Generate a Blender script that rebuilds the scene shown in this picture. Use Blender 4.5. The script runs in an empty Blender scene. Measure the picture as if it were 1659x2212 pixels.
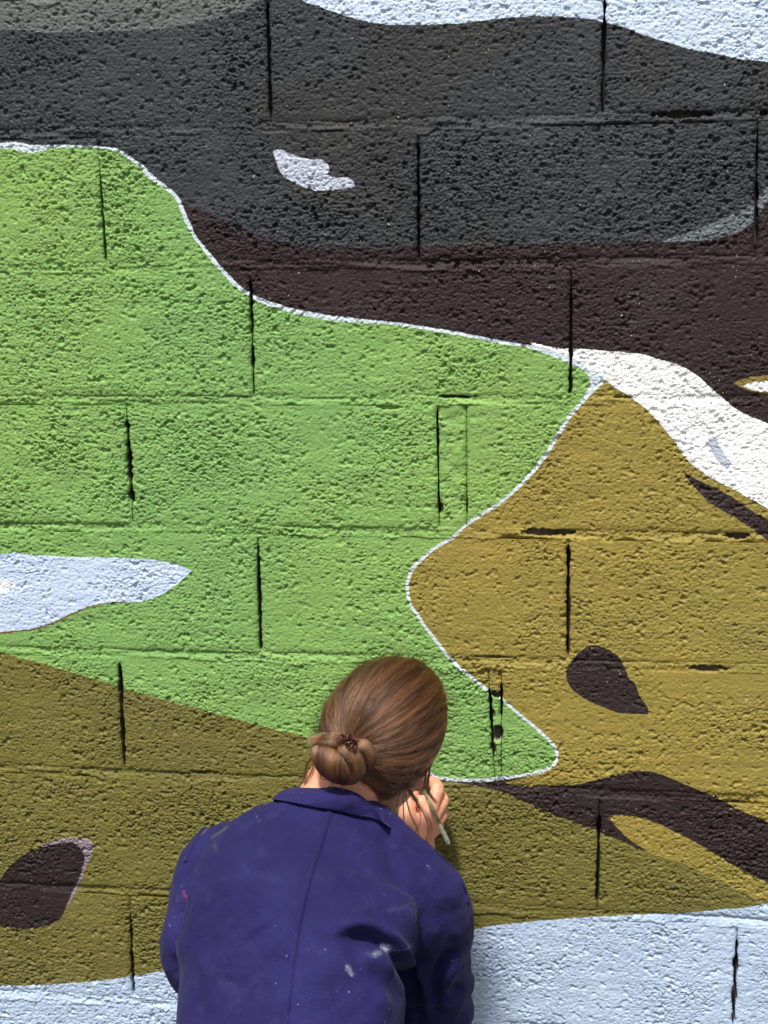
import bpy, bmesh, math, random
import numpy as np
from mathutils import Vector, Matrix
from mathutils.bvhtree import BVHTree
random.seed(7); rng = np.random.default_rng(7)
S = bpy.context.scene
COL = S.collection

# ------------------------------------------------------------------ camera
CAM = np.array([0.0, -2.3012, 1.55])
PITCH, YAW, ROLL = 0.1832, 0.1521, -0.0156
FPX, CX, CY = 3195.0, 829.5, 1106.0           # focal length and centre in a 1659 x 2212 picture
def cam_axes():
    cx, sx, cy, sy = math.cos(PITCH), math.sin(PITCH), math.cos(YAW), math.sin(YAW)
    Rz = np.array([[cy, -sy, 0], [sy, cy, 0], [0, 0, 1]])
    R, F, U = Rz @ [1, 0, 0], Rz @ [0, cx, -sx], Rz @ [0, sx, cx]
    cr, sr = math.cos(ROLL), math.sin(ROLL)
    return cr*R + sr*U, -sr*R + cr*U, F
AR, AU, AF = cam_axes()
cd = bpy.data.cameras.new('camera'); cam = bpy.data.objects.new('camera', cd); COL.objects.link(cam)
cd.sensor_fit = 'VERTICAL'; cd.sensor_height = 36.0; cd.lens = FPX/2212*36
cd.clip_start = 0.05; cd.clip_end = 2000
M = Matrix(np.column_stack([AR, AU, -AF]).tolist()).to_4x4(); M.translation = Vector(CAM)
cam.matrix_world = M
S.camera = cam
S.render.resolution_x, S.render.resolution_y = 768, 1024
def ray(px, py): return AF + (px-CX)/FPX*AR - (py-CY)/FPX*AU
def at(px, py, y):                                    # measured point of the picture, on the plane at depth y
    d = ray(px, py); return CAM + d*((y-CAM[1])/d[1])
def on_wall(px, py):
    p = at(px, py, 0.0); return p[0], p[2]
def to_px(P):
    q = np.asarray(P) - CAM; w = q @ AF
    return CX + FPX*(q @ AR)/w, CY - FPX*(q @ AU)/w

# ------------------------------------------------------------------ daylight
SUN_EL, SUN_AZ = math.radians(61), math.radians(-8)   # azimuth measured from the camera's back towards its left
sdir = Vector((math.sin(SUN_AZ)*math.cos(SUN_EL), -math.cos(SUN_AZ)*math.cos(SUN_EL), math.sin(SUN_EL)))
W = bpy.data.worlds.new('World'); S.world = W; W.use_nodes = True
nt = W.node_tree; nt.nodes.clear()
sky = nt.nodes.new('ShaderNodeTexSky'); sky.sky_type = 'NISHITA'; sky.sun_disc = False
sky.sun_elevation = SUN_EL; sky.sun_rotation = math.atan2(sdir.x, sdir.y)
sky.dust_density = 4.0; sky.air_density = 1.0
hs = nt.nodes.new('ShaderNodeHueSaturation'); hs.inputs['Saturation'].default_value = 0.45
bg = nt.nodes.new('ShaderNodeBackground'); bg.inputs[1].default_value = 0.075
wo = nt.nodes.new('ShaderNodeOutputWorld')
nt.links.new(sky.outputs[0], hs.inputs['Color']); nt.links.new(hs.outputs[0], bg.inputs[0]); nt.links.new(bg.outputs[0], wo.inputs[0])
sl = bpy.data.lights.new('sun', 'SUN'); sl.energy = 3.3; sl.angle = math.radians(6); sl.color = (1.0, 0.985, 0.955)
sun = bpy.data.objects.new('sun', sl); COL.objects.link(sun); sun.location = (-2, -4, 6)
sun.rotation_euler = sdir.to_track_quat('Z', 'Y').to_euler()
S.view_settings.view_transform = 'Standard'; S.view_settings.look = 'None'
S.view_settings.gamma = 1.0; S.view_settings.use_curve_mapping = False
S.view_settings.exposure = 0.56

# ------------------------------------------------------------------ helpers
def srgb(r, g, b):
    f = lambda c: (c/255/12.92) if c/255 <= 0.04045 else ((c/255+0.055)/1.055)**2.4
    return (f(r), f(g), f(b), 1.0)
def h2(ix, iy, s=0):
    n = (ix.astype(np.int64)*374761393 + iy.astype(np.int64)*668265263 + s*974711) & 0xffffffff
    n = ((n ^ (n >> 13))*1274126177) & 0xffffffff
    n = ((n ^ (n >> 16))*2246822519) & 0xffffffff
    return ((n ^ (n >> 15)) & 0xffffff).astype(np.float64)/0xffffff
def vnoise(x, y, s=0):                                 # value noise, -1..1
    x = np.asarray(x, float); y = np.asarray(y, float) + 0*x
    ix, iy = np.floor(x), np.floor(y); fx, fy = x-ix, y-iy
    fx = fx*fx*fx*(fx*(fx*6-15)+10); fy = fy*fy*fy*(fy*(fy*6-15)+10)
    a, b, c, d = h2(ix, iy, s), h2(ix+1, iy, s), h2(ix, iy+1, s), h2(ix+1, iy+1, s)
    return 2*((a*(1-fx)+b*fx)*(1-fy) + (c*(1-fx)+d*fx)*fy) - 1
def fbm(x, y, s=0, o=3):
    r = 0; a = 0.5
    for k in range(o): r = r + a*vnoise(x*2**k, y*2**k, s+k*17); a *= 0.5
    return r
def smooth(e0, e1, x):
    t = np.clip((x-e0)/(e1-e0), 0, 1); return t*t*(3-2*t)
def grains(x, y, s=0):
    """crumbly aggregate: for each point the tilted facet of its nearest grain and the crevice next to it"""
    ix, iy = np.floor(x), np.floor(y)
    f1 = np.full(x.shape, 9.0); f2 = np.full(x.shape, 9.0); hh = np.zeros(x.shape)
    for dx in (-1, 0, 1):
        for dy in (-1, 0, 1):
            cx, cy = ix+dx, iy+dy
            px = cx + 0.1 + 0.8*h2(cx, cy, s); py = cy + 0.1 + 0.8*h2(cx, cy, s+1)
            ex, ey = x-px, y-py; d = ex*ex + ey*ey
            a = h2(cx, cy, s+2); tx = h2(cx, cy, s+3)-0.5; ty = h2(cx, cy, s+4)-0.5
            v = 1.15*(a**0.8) + 0.7*(tx*ex + ty*ey) - 0.8*d
            v = np.where(v > 0.4, 0.4 + 0.6*(v-0.4), v); v = np.where(a < 0.062, -1.3 - 1.3*h2(cx, cy, s+6) + 1.2*d, v)
            near = d < f1
            f2 = np.where(near, f1, np.minimum(f2, d)); hh = np.where(near, v, hh); f1 = np.where(near, d, f1)
    e = np.sqrt(f2) - np.sqrt(f1)
    return hh*smooth(0.0, 0.16, e) - 0.35*(1-smooth(0.0, 0.2, e))

def obj(name, me, parent=None, mat=None, smooth_shade=True):
    if mat is not None: me.materials.append(mat)
    if smooth_shade and len(me.polygons):
        me.polygons.foreach_set('use_smooth', np.ones(len(me.polygons), dtype=bool))
    o = bpy.data.objects.new(name, me); COL.objects.link(o)
    if parent is not None: o.parent = parent
    return o
def empty(name, loc, parent=None):
    o = bpy.data.objects.new(name, None); COL.objects.link(o); o.location = loc; o.empty_display_size = 0.1
    if parent is not None: o.parent = parent
    return o
def mesh_np(name, V, Q):
    """mesh from numpy vertices and quads"""
    me = bpy.data.meshes.new(name); V = np.ascontiguousarray(V, np.float32); Q = np.ascontiguousarray(Q, np.int32)
    me.vertices.add(len(V)); me.vertices.foreach_set('co', V.ravel())
    me.loops.add(Q.size); me.loops.foreach_set('vertex_index', Q.ravel())
    me.polygons.add(len(Q)); me.polygons.foreach_set('loop_start', np.arange(len(Q), dtype=np.int32)*Q.shape[1])
    me.polygons.foreach_set('loop_total', np.full(len(Q), Q.shape[1], np.int32))
    me.update(calc_edges=True); me.validate(); return me
def attr(me, name, vals):
    a = me.attributes.new(name, 'FLOAT', 'POINT'); a.data.foreach_set('value', np.ascontiguousarray(vals, np.float32))
def new_mat(name):
    m = bpy.data.materials.new(name); m.use_nodes = True
    t = m.node_tree; b = t.nodes['Principled BSDF']; return m, t, b
class NB:                                              # tiny node builder
    def __init__(s, t): s.t = t
    def n(s, typ, **kw):
        nd = s.t.nodes.new(typ)
        for k, v in kw.items(): setattr(nd, k, v)
        return nd
    def put(s, sock, v):
        if hasattr(v, 'links') or isinstance(v, bpy.types.NodeSocket): s.t.links.new(v, sock)
        else: sock.default_value = v
    def math(s, op, a, b=0.0, c=0.0):
        nd = s.n('ShaderNodeMath', operation=op)
        for i, v in enumerate((a, b, c)): s.put(nd.inputs[i], v)
        return nd.outputs[0]
    def attr(s, name): return s.n('ShaderNodeAttribute', attribute_name=name).outputs['Fac']
    def noise(s, vec, scale, detail=2.0, rough=0.5):
        nd = s.n('ShaderNodeTexNoise'); s.put(nd.inputs['Vector'], vec); nd.inputs['Scale'].default_value = scale
        nd.inputs['Detail'].default_value = detail; nd.inputs['Roughness'].default_value = rough; return nd.outputs['Fac']
    def ramp(s, v, a, b, lo=0.0, hi=1.0):
        nd = s.n('ShaderNodeMapRange', interpolation_type='SMOOTHSTEP'); s.put(nd.inputs[0], v)
        for i, q in enumerate((a, b, lo, hi)): nd.inputs[i+1].default_value = q
        return nd.outputs[0]
    def mix(s, f, a, b, mode='MIX'):
        nd = s.n('ShaderNodeMix', data_type='RGBA', blend_type=mode); s.put(nd.inputs[0], f); s.put(nd.inputs[6], a); s.put(nd.inputs[7], b)
        return nd.outputs[2]
    def pos(s): return s.n('ShaderNodeNewGeometry').outputs['Position']
def spline(pts, sub=5, closed=False):
    """Catmull-Rom through points; a point with a third entry is a sharp corner"""
    out = []; n = len(pts)
    P = [np.array(p[:2], float) for p in pts]; sh = [len(p) > 2 for p in pts]
    rngs = n if closed else n-1
    for i in range(rngs):
        a, b = P[i], P[(i+1) % n]
        p0 = P[i-1] if (i > 0 or closed) and not sh[i] else a - (b-a)
        p3 = P[(i+2) % n] if (i+2 < n or closed) and not sh[(i+1) % n] else b + (b-a)
        for k in range(sub):
            t = k/sub
            out.append(0.5*((2*a) + (b-p0)*t + (2*p0-5*a+4*b-p3)*t*t + (3*a-p0-3*b+p3)*t**3))
    if not closed: out.append(P[-1])
    return np.array(out)
def crsp(P, n):                                        # n points on a Catmull-Rom curve through 3-D points
    P = np.asarray(P, float); Q = np.vstack([2*P[0]-P[1], P, 2*P[-1]-P[-2]])
    t = np.linspace(0, len(P)-1-1e-9, n); i = t.astype(int); f = (t-i)[:, None]
    a, b, c, d = Q[i], Q[i+1], Q[i+2], Q[i+3]
    return 0.5*(2*b + (c-a)*f + (2*a-5*b+4*c-d)*f*f + (3*b-a-3*c+d)*f**3)
# ------------------------------------------------------------------ the mural, traced in picture points and laid on the wall plane
def c1(p): return [(x/2, y/2, *r) for x, y, *r in p]
def c2(p): return [(x/2+829.5, y/2, *r) for x, y, *r in p]
def c3(p): return [(x/2, y/2+737.3, *r) for x, y, *r in p]
def c4(p): return [(x/2+829.5, y/2+737.3, *r) for x, y, *r in p]
def c5(p): return [(x/2, y/2+1474.6, *r) for x, y, *r in p]
def c6(p): return [(x/2+829.5, y/2+1474.6, *r) for x, y, *r in p]
green_top = [(-2600, 420), (-300, 330, 1)] + c1([(0,640),(60,645),(110,658),(150,657),(190,650),(220,638),(320,635),(430,640),(480,650),(525,665),(560,690),(600,725),(640,765),(690,800),(740,840),(765,870),(780,910),(800,960),(830,1020),(860,1060),(890,1100),(930,1145),(970,1190),(1000,1225),(1050,1265),(1080,1285),(1130,1310),(1200,1335),(1280,1355),(1400,1380),(1550,1395)])
line_top = [(-2600, 405), (-300, 318, 1)] + c1([(0,615),(80,618),(130,625),(200,625),(300,625),(400,630),(470,636),(530,655),(575,685),(625,722),(680,772),(720,805),(768,845),(790,890),(806,930),(836,1000),(868,1048),(908,1096),(957,1150),(1005,1203),(1053,1246),(1084,1266),(1133,1291),(1203,1315),(1300,1339),(1450,1365),(1600,1382)])
green_mid = c2([(0,1400),(100,1413),(200,1428),(300,1445),(400,1464),(500,1485)]) + c4([(620,27),(680,50),(760,76),(820,105),(870,130),(888,155),(888,185),(870,225),(840,265),(800,310),(770,360),(730,420),(690,490),(640,555),(580,620),(500,690),(430,735),(350,790),(290,845),(220,885),(170,925),(120,975),(97,1030),(95,1080),(110,1140),(140,1190),(190,1260),(240,1325),(290,1385),(340,1430)])
line_mid = c2([(0,1388),(100,1399),(200,1414),(300,1431),(400,1450),(500,1470)]) + c4([(620,14),(690,28),(760,48),(830,82),(900,118),(962,166,1),(925,200),(893,232),(856,272),(815,318),(784,368),(744,428),(703,498),(652,563),(590,628),(510,699),(440,745),(359,801),(298,856),(228,896),(179,936),(131,984),(110,1034),(108,1080),(122,1136),(152,1184),(202,1254),(252,1318),(301,1377),(350,1421)])
green_low = c6([(395,0),(440,35),(500,75),(545,110),(590,150),(640,190),(690,235),(725,270),(741,300),(739,333),(715,362),(660,382),(590,396),(530,405),(470,412),(400,415),(320,412),(225,404,1)])
line_low = c6([(406,-8),(450,26),(509,66),(554,101),(599,141),(649,181),(700,227),(735,263),(752,298),(750,340),(722,372),(664,394),(592,409),(532,421),(470,428),(400,432),(320,430),(240,424),(225,414,1)])
olive_left = [(-2600, 1250), (-300, 1345, 1)] + c3([(0,1345),(60,1360),(150,1380),(250,1410),(350,1440),(470,1475)]) + c5([(560,30),(700,70),(850,110),(1000,150),(1100,180),(1200,205),(1350,240),(1500,285),(1700,355)])
pale_low = [(-2600, 2150), (-300, 2140, 1)] + c5([(0,1312),(150,1308),(350,1295),(550,1272),(650,1255),(760,1228)]) + [(500,2050),(800,2020)] + c6([(360,1070),(450,1055),(600,1038),(800,1020),(1000,1008),(1200,1000),(1350,990),(1500,975),(1659,955)]) + [(1900,1915,1),(4500,1860,1)]
white_top = c4([(640,12),(700,22),(810,33),(950,40),(1100,55),(1180,75),(1280,105),(1350,145),(1400,190),(1450,235),(1500,275),(1560,315),(1659,355)]) + [(1800,985),(2100,1120)]
white_bot = c4([(958,168,1),(990,195),(1060,240),(1110,275),(1160,320),(1210,380),(1260,440),(1290,490),(1340,540),(1400,585),(1480,625),(1560,670),(1659,725)]) + [(1800,1190),(2100,1370)]
charcoal_low = c1([(780,868),(850,900),(920,930),(1000,970),(1080,1005),(1150,1030),(1230,1055),(1300,1065),(1450,1072)]) + c2([(0,1068),(150,1062),(400,1060),(600,1055),(800,1050),(1000,1047),(1180,1045),(1350,1040),(1450,1025),(1530,1000),(1590,965),(1630,910),(1659,870)]) + [(1720,380),(1900,250,1),(4500,120,1)]
sh = lambda p: [(a[0], a[1], 1) for a in p]
PAINTS = [   # (name, colour, polygon) in the order of painting
 ('warm_grey', srgb(99,102,101), [(-2600,-300,1),(-2600,120,1),(-300,80,1)] + c1([(0,128),(150,138),(300,140),(450,138),(600,132),(700,122),(800,110),(900,88),(1000,60),(1060,40)]) + [(580,-30),(640,-120),(700,-300,1)]),
 ('sky_white', srgb(208,224,245), [(560,-300,1),(610,-50)] + c1([(1310,0),(1380,25),(1450,55),(1550,85)]) + c2([(0,105),(150,107),(300,102),(420,90),(540,75),(650,70),(760,70),(880,80),(950,95),(1050,122),(1150,160),(1250,190),(1350,218),(1500,245),(1659,268)]) + [(1900,160,1),(4500,150,1),(4500,-300,1)]),
 ('maroon', srgb(45,31,30), sh(charcoal_low[:1]) + charcoal_low[1:] + [(4500,1300,1),(1300,900,1),(380,750,1),(340,560,1)]),
 ('crescent', srgb(109,116,119), c2([(1180,1045,1),(1260,1020),(1350,990),(1430,960),(1510,925),(1570,890),(1610,855),(1659,800)]) + [(1700,330),(1800,240,1),(1860,280,1),(1720,380)] + c2([(1659,870),(1630,910),(1590,965),(1530,1000),(1450,1025),(1350,1040)])),
 ('nose_light', srgb(202,208,224), c1([(1183,652,1),(1210,648),(1260,665),(1300,680),(1340,690),(1380,690),(1410,705),(1425,730),(1418,755,1),(1460,768),(1510,770),(1533,790),(1525,808),(1480,815),(1420,825),(1370,822),(1320,810),(1270,790),(1230,765),(1205,725),(1192,690)])),
 ('eye_rim', srgb(133,114,47), c4([(1508,180,1),(1560,160),(1659,150)]) + [(1760,815),(1860,830,1),(1760,850)] + c4([(1659,228),(1560,207)])),
 ('eye_white', srgb(250,250,250), c4([(1548,190,1),(1600,176),(1659,172)]) + [(1740,826),(1820,832,1),(1740,845)] + c4([(1659,218),(1600,211)])),
 ('white', srgb(252,252,252), white_top + [(4500,1600,1)] + white_bot[::-1]),
 ('ochre', srgb(148,119,45), white_bot + [(4500,2050,1),(1900,2050,1),(600,1800,1),(800,1500,1),(820,1200,1),(1170,930,1)]),
 ('outline', srgb(214,226,234), line_top[:-1] + line_mid + line_low + [(905,1660,1),(-2600,1500,1)]),
 ('green', srgb(126,169,78), green_top + green_mid + green_low + [(900,1640,1),(-2600,1500,1)]),
 ('olive', srgb(109,94,33), olive_left + c6([(225,412),(330,440)]) + c6([(450,455),(560,490),(650,530),(750,575),(850,610),(930,645),(1000,670),(1100,715),(1150,735),(1280,780),(1400,830),(1500,880),(1600,930),(1659,955)]) + [(1750,1975,1),(1600,2150,1),(-2600,2300,1)]),
 ('smudge', srgb(187,196,210), c4([(1405,415),(1430,412),(1450,450),(1470,485),(1495,520),(1490,545),(1460,535),(1430,500),(1405,450)])),
 ('pale_blue', srgb(186,204,228), pale_low + [(4500,2700,1),(-2600,2700,1)]),
 ('left_eye_rim', srgb(114,91,41), [(-300,1180)] + c3([(0,1120),(200,1100),(400,1110),(540,1122,1),(540,1130,1),(460,1133),(380,1151),(322,1177),(252,1213),(150,1248),(50,1258),(0,1263)]) + [(-300,1360)]),
 ('left_eye', srgb(202,218,243), [(-300,1250,1)] + c3([(0,918),(100,918),(250,928),(400,932),(550,935),(680,945),(770,965),(826,990,1),(800,1020),(760,1055),(720,1080),(660,1110),(600,1125),(540,1125),(460,1128),(380,1145),(320,1170),(250,1205),(150,1240),(50,1250),(0,1255)]) + [(-150,1365)]),
 ('left_eye_white', srgb(250,250,250), [(-80,1245)] + c3([(0,1030),(40,1032),(65,1045),(60,1065),(30,1085),(0,1092)]) + [(-80,1300)]),
 ('mauve', srgb(141,127,135), c5([(180,708),(250,678),(310,666),(370,673),(402,695),(400,730),(378,790),(348,860),(318,920),(292,972,1),(200,850,1)])),
 ('spot_left', srgb(44,32,31), [(-60,1935)] + c5([(0,855),(20,820),(60,775),(120,735),(200,705),(270,690),(320,690),(350,715),(368,750),(360,800),(340,850),(310,910),(290,960),(270,1005),(240,1035),(180,1055),(100,1063),(30,1055),(0,1048)]) + [(-50,1985)]),
 ('spot_right', srgb(48,35,34), c4([(905,1312),(960,1325),(1010,1360),(1040,1410),(1062,1455)]) + c6([(1085,0),(1095,35),(1115,75),(1143,108,1),(1141,135,1),(1070,135),(1000,125),(920,95),(850,60),(815,30),(795,0)]) + c4([(785,1430),(795,1405),(820,1370),(860,1330)])),
 ('stripe', srgb(50,37,36), c4([(1285,548,1),(1330,585),(1400,620),(1480,660),(1560,710),(1659,770)]) + [(1900,1250,1),(1900,1330,1)] + c4([(1659,860),(1600,815),(1540,775),(1460,730),(1400,690),(1350,640),(1310,595)])),
 ('branch', srgb(46,32,31), c6([(225,418,1),(300,428),(440,431),(560,413),(640,396,1),(585,414),(528,433,1),(600,448),(700,448),(820,440),(900,425),(1000,400),(1080,382),(1150,382),(1220,405),(1330,450),(1440,500),(1540,550),(1659,600)]) + [(1800,1852),(1960,1960,1),(1940,2010,1),(1800,1985)] + c6([(1659,865),(1600,835),(1530,800),(1450,750),(1350,690),(1250,640),(1150,595),(1080,577),(1000,570),(962,570,1),(990,605),(1030,650),(1080,690),(1152,737,1),(1100,718),(1000,672),(930,645),(850,610),(750,575),(650,530),(560,490),(450,455),(380,444)])),
]
POLY = []
for nm, colr, pts in PAINTS:
    q = spline(pts, 4, closed=True); w = np.array([on_wall(a, b) for a, b in q]); POLY.append((nm, colr, w))
def poly_sdf(P, x, z, reach=0.03):
    """signed distance (inside positive), clamped to +-reach"""
    lo = np.array([x.min(), z.min()]) - reach; hi = np.array([x.max(), z.max()]) + reach
    A = P; B = np.roll(P, -1, 0)
    near = ((np.maximum(A, B) >= lo) & (np.minimum(A, B) <= hi)).all(1)
    d = np.full(x.shape, reach**2)
    for a, b in zip(A[near], B[near]):
        e = b-a; L = e@e + 1e-12
        t = np.clip(((x-a[0])*e[0] + (z-a[1])*e[1])/L, 0, 1)
        d = np.minimum(d, (x-a[0]-t*e[0])**2 + (z-a[1]-t*e[1])**2)
    ins = np.zeros(x.shape, bool)
    rows = (np.maximum(A[:, 1], B[:, 1]) >= lo[1]) & (np.minimum(A[:, 1], B[:, 1]) <= hi[1])
    for a, b in zip(A[rows], B[rows]):
        if a[1] == b[1]: continue
        c = (a[1] > z) != (b[1] > z)
        if c.any(): ins ^= c & (x < (b[0]-a[0])*(z-a[1])/(b[1]-a[1]) + a[0])
    return np.where(ins, 1, -1)*np.sqrt(d)

def painted_wall_material():
    m, t, b = new_mat('painted_concrete'); n = NB(t); pos = n.pos()
    wob = n.math('ADD', n.math('MULTIPLY', n.math('SUBTRACT', n.noise(pos, 330, 2), 0.5), 0.0034),
                 n.math('MULTIPLY', n.math('SUBTRACT', n.noise(pos, 34, 2), 0.5), 0.0045))
    c = srgb(64,64,66)
    base = n.mix(n.ramp(n.noise(pos, 2.2, 2), 0.4, 0.62), srgb(51,51,52), srgb(54,58,63))
    cur = base
    for nm, colr, _ in POLY:
        a = n.math('ADD', n.attr('p_'+nm), wob)
        cc = colr
        if nm == 'green': cc = n.mix(n.ramp(n.noise(pos, 1.3, 2), 0.36, 0.64), srgb(136,173,90), srgb(127,170,94))
        if nm == 'olive': cc = n.mix(n.ramp(n.noise(pos, 2.5, 2), 0.36, 0.64), srgb(118,111,51), srgb(112,106,51))
        if nm == 'ochre': cc = n.mix(n.ramp(n.noise(pos, 2.5, 2), 0.36, 0.64), srgb(155,136,62), srgb(148,133,62))
        cur = n.mix(n.ramp(a, -0.0006, 0.0006), cur, cc)
    mp = n.n('ShaderNodeMapping'); t.links.new(pos, mp.inputs['Vector']); mp.inputs['Rotation'].default_value = (0, 0.35, 0); mp.inputs['Scale'].default_value = (7, 20, 70)
    brush_ = n.ramp(n.noise(mp.outputs[0], 1.0, 4, 0.65), 0.32, 0.68)
    cur = n.mix(brush_, n.mix(1.0, cur, (0.84,0.85,0.86,1), 'MULTIPLY'), n.mix(1.0, cur, (1.05,1.05,1.03,1), 'MULTIPLY'))
    cur = n.mix(n.math('MULTIPLY', n.ramp(n.noise(pos, 6, 5, 0.7), 0.5, 0.8), 0.09), cur, srgb(120,118,108))
    # thin and thick coats, missed specks
    cur = n.mix(n.ramp(n.noise(pos, 420, 1), 0.25, 0.75), n.mix(1.0, cur, (0.86,0.86,0.86,1), 'MULTIPLY'), cur)
    speck = n.math('MULTIPLY', n.ramp(n.noise(pos, 260, 1), 0.735, 0.76), n.ramp(n.noise(pos, 14, 2), 0.5, 0.6))
    cur = n.mix(speck, cur, srgb(190,175,150))
    raw = n.mix(n.noise(pos, 120, 3), srgb(70,62,54), srgb(104,95,84))
    cur = n.mix(n.ramp(n.attr('deep'), 0.006, 0.013), cur, raw)      # the roller never reached into the open joints
    t.links.new(cur, b.inputs['Base Color'])
    b.inputs['Roughness'].default_value = 0.62; b.inputs['Specular IOR Level'].default_value = 0.35
    bp = n.n('ShaderNodeBump'); bp.inputs['Strength'].default_value = 0.55; bp.inputs['Distance'].default_value = 0.0016
    hgt = n.math('ADD', n.noise(pos, 520, 3, 0.6), n.math('MULTIPLY', n.noise(pos, 190, 2), 0.8))
    t.links.new(hgt, bp.inputs['Height']); t.links.new(bp.outputs[0], b.inputs['Normal'])
    return m
M_WALL = painted_wall_material()

# ------------------------------------------------------------------ the block wall
HC, JT = 0.2116, 0.016
BED_PX = {1:[(200,274),(450,272),(930,258),(1304,240),(1650,242)],
 2:[(150,570),(350,569),(550,566),(800,565),(905,561),(1105,557),(1280,555),(1630,552)],
 3:[(50,856),(300,856),(545,854),(750,852),(980,856),(1230,856),(1480,855)],
 4:[(300,1135),(550,1135),(800,1136),(1030,1141),(1280,1146),(1430,1151),(1630,1153)],
 5:[(50,1405),(350,1406),(560,1407),(800,1407),(955,1413),(1130,1420),(1355,1431),(1505,1438),(1650,1441)],
 6:[(115,1660),(270,1661),(450,1667),(1280,1700),(1530,1717),(1650,1720)],
 7:[(50,1907),(165,1912),(260,1917),(1030,1951),(1230,1959),(1380,1972),(1650,1987)]}
BED = {k: (0.0, 1.55 + 0.388 - HC*k) for k in range(-2, 11)}
for k, pts in BED_PX.items():
    w = np.array([on_wall(*p) for p in pts]); s, a = np.polyfit(w[:, 0], w[:, 1], 1); BED[k] = (s, a)
def bedz(k, x): return BED[k][1] + BED[k][0]*np.clip(x, -0.9, 0.9)
# upright joints: course -> (top point, bottom point, width in picture points)
SLIT = {1: [((577,5),(584,250),7), ((1306,0),(1302,237),8)],
 2: [((214,370),(226,557),5), ((903,310),(904,555),6), ((1637,280),(1632,540),8)],
 3: [((540,605),(548,852),7), ((1234,610),(1232,855),7)],
 4: [((274,910),(284,1082),11), ((944,887),(948,1107),4), ((1008,1028),(1008,1107),3.5)],
 5: [((556,1177),(562,1402),7), ((1228,1180),(1227,1410),8)],
 6: [((257,1435),(268,1652),8), ((1057,1490),(1066,1636),6), ((1083,1478),(1083,1545),5)],
 7: [((1294,1762),(1290,1945),8)],
 8: [((281,1980),(286,2142),7), ((1592,2032),(1584,2207),10)]}
HIDDEN = {7: [on_wall(-25,1800)[0], on_wall(640,1800)[0]], 8: [on_wall(925,2060)[0]], 9: [on_wall(-60,2200)[0], on_wall(620,2200)[0], on_wall(1290,2230)[0]], 0: [-0.47, 0.05, 0.55], -1: [-0.2, 0.31]}
def course_joints(k):
    J = []
    for (a, b, w) in SLIT.get(k, []):
        (xa, za), (xb, zb) = on_wall(*a), on_wall(*b); J.append((xa, za, xb, zb, w*0.9/1310))
    for x in HIDDEN.get(k, []):
        J.append((x, bedz(k-1, x)-0.03, x, bedz(min(k, 10), x), 0.005))
    if not J: J = [(0.0, bedz(k-1, 0)-0.03, 0.0, bedz(k-1, 0)-0.2, 0.005)]
    J.sort()
    while J[0][0] > -3.6:
        x = J[0][0] - 0.508; J.insert(0, (x, bedz(k-1, x)-0.03, x+0.002, bedz(min(k, 10), x), 0.005))
    while J[-1][0] < 3.6:
        x = J[-1][0] + 0.508; J.append((x, bedz(k-1, x)-0.03, x-0.002, bedz(min(k, 10), x), 0.005))
    return J
def jx(j, z):                                           # centre line of an upright joint
    return j[0] + (j[2]-j[0])*(z-j[1])/(j[3]-j[1])
def jgap(j, z, side):
    g = smooth(j[1]+0.004, j[1]-0.006, z)*smooth(j[3]-0.006, j[3]+0.002, z)
    g = g*np.clip(1.05 + 0.9*vnoise(z*38, np.full_like(z, j[0]*13), 25), 0.3, 1.1)
    return 0.0003 + g*j[4]*0.5*(1 + 0.45*vnoise(z*160, np.full_like(z, j[0]*31), 5+side)) + 0.0005*np.abs(vnoise(z*300, np.full_like(z, j[0]*17), 9+side))
def rough(x, z):
    wx = x + 0.003*vnoise(x*70, z*70, 1); wz = z + 0.003*vnoise(x*70, z*70, 2)
    big = grains(wx/0.0070, wz/0.0056, 11); sm = grains(wx/0.0039, wz/0.0032, 31)
    patch = 0.66 + 0.75*fbm(x*9, z*14, 41, 2)
    return np.clip(patch, 0.28, 1.15)*(0.0026*big + 0.0018*sm) + 0.0009*fbm(x*22, z*22, 3, 2)
PITS = []      # (x, z, half width, half height, depth): knocked-out corners and hollows
for px, py, w, h, d in [(1480,247,62,6,0.018),(1650,243,12,5,0.018),(1185,1151,55,8,0.013),(1590,1158,26,8,0.014),(1530,1444,42,7,0.012),(985,857,42,3,0.012),(1071,1502,13,9,0.016),(1074,1588,13,18,0.015),(1067,1616,8,12,0.012),(1064,1545,6,14,0.008),(1068,1420,40,3,0.008),(1350,858,24,3,0.008),(950,1098,9,10,0.010),(440,1668,32,4,0.008),(842,880,25,5,0.006)]:
    x, z = on_wall(px, py); PITS.append((x, z, w/1310, h/1310, d))
def pits(x, z):
    r = np.zeros(x.shape)
    for (px, pz, w, h, d) in PITS:
        if px+w*2 < x.min() or px-w*2 > x.max() or pz+h*3 < z.min() or pz-h*3 > z.max(): continue
        q = ((x-px)/w)**2 + ((z-pz)/h)**2 + 0.7*vnoise(x*180, z*180, 8) + 0.25*vnoise(x*600, z*600, 18)
        r = np.maximum(r, d*smooth(1.15, 0.55, q))
    return r
vis = np.array([on_wall(*c) for c in ((0,0),(1659,0),(1659,2212),(0,2212))])
VX0, VX1, VZ0, VZ1 = vis[:,0].min()-0.02, vis[:,0].max()+0.02, vis[:,1].min()-0.02, vis[:,1].max()+0.02
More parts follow.
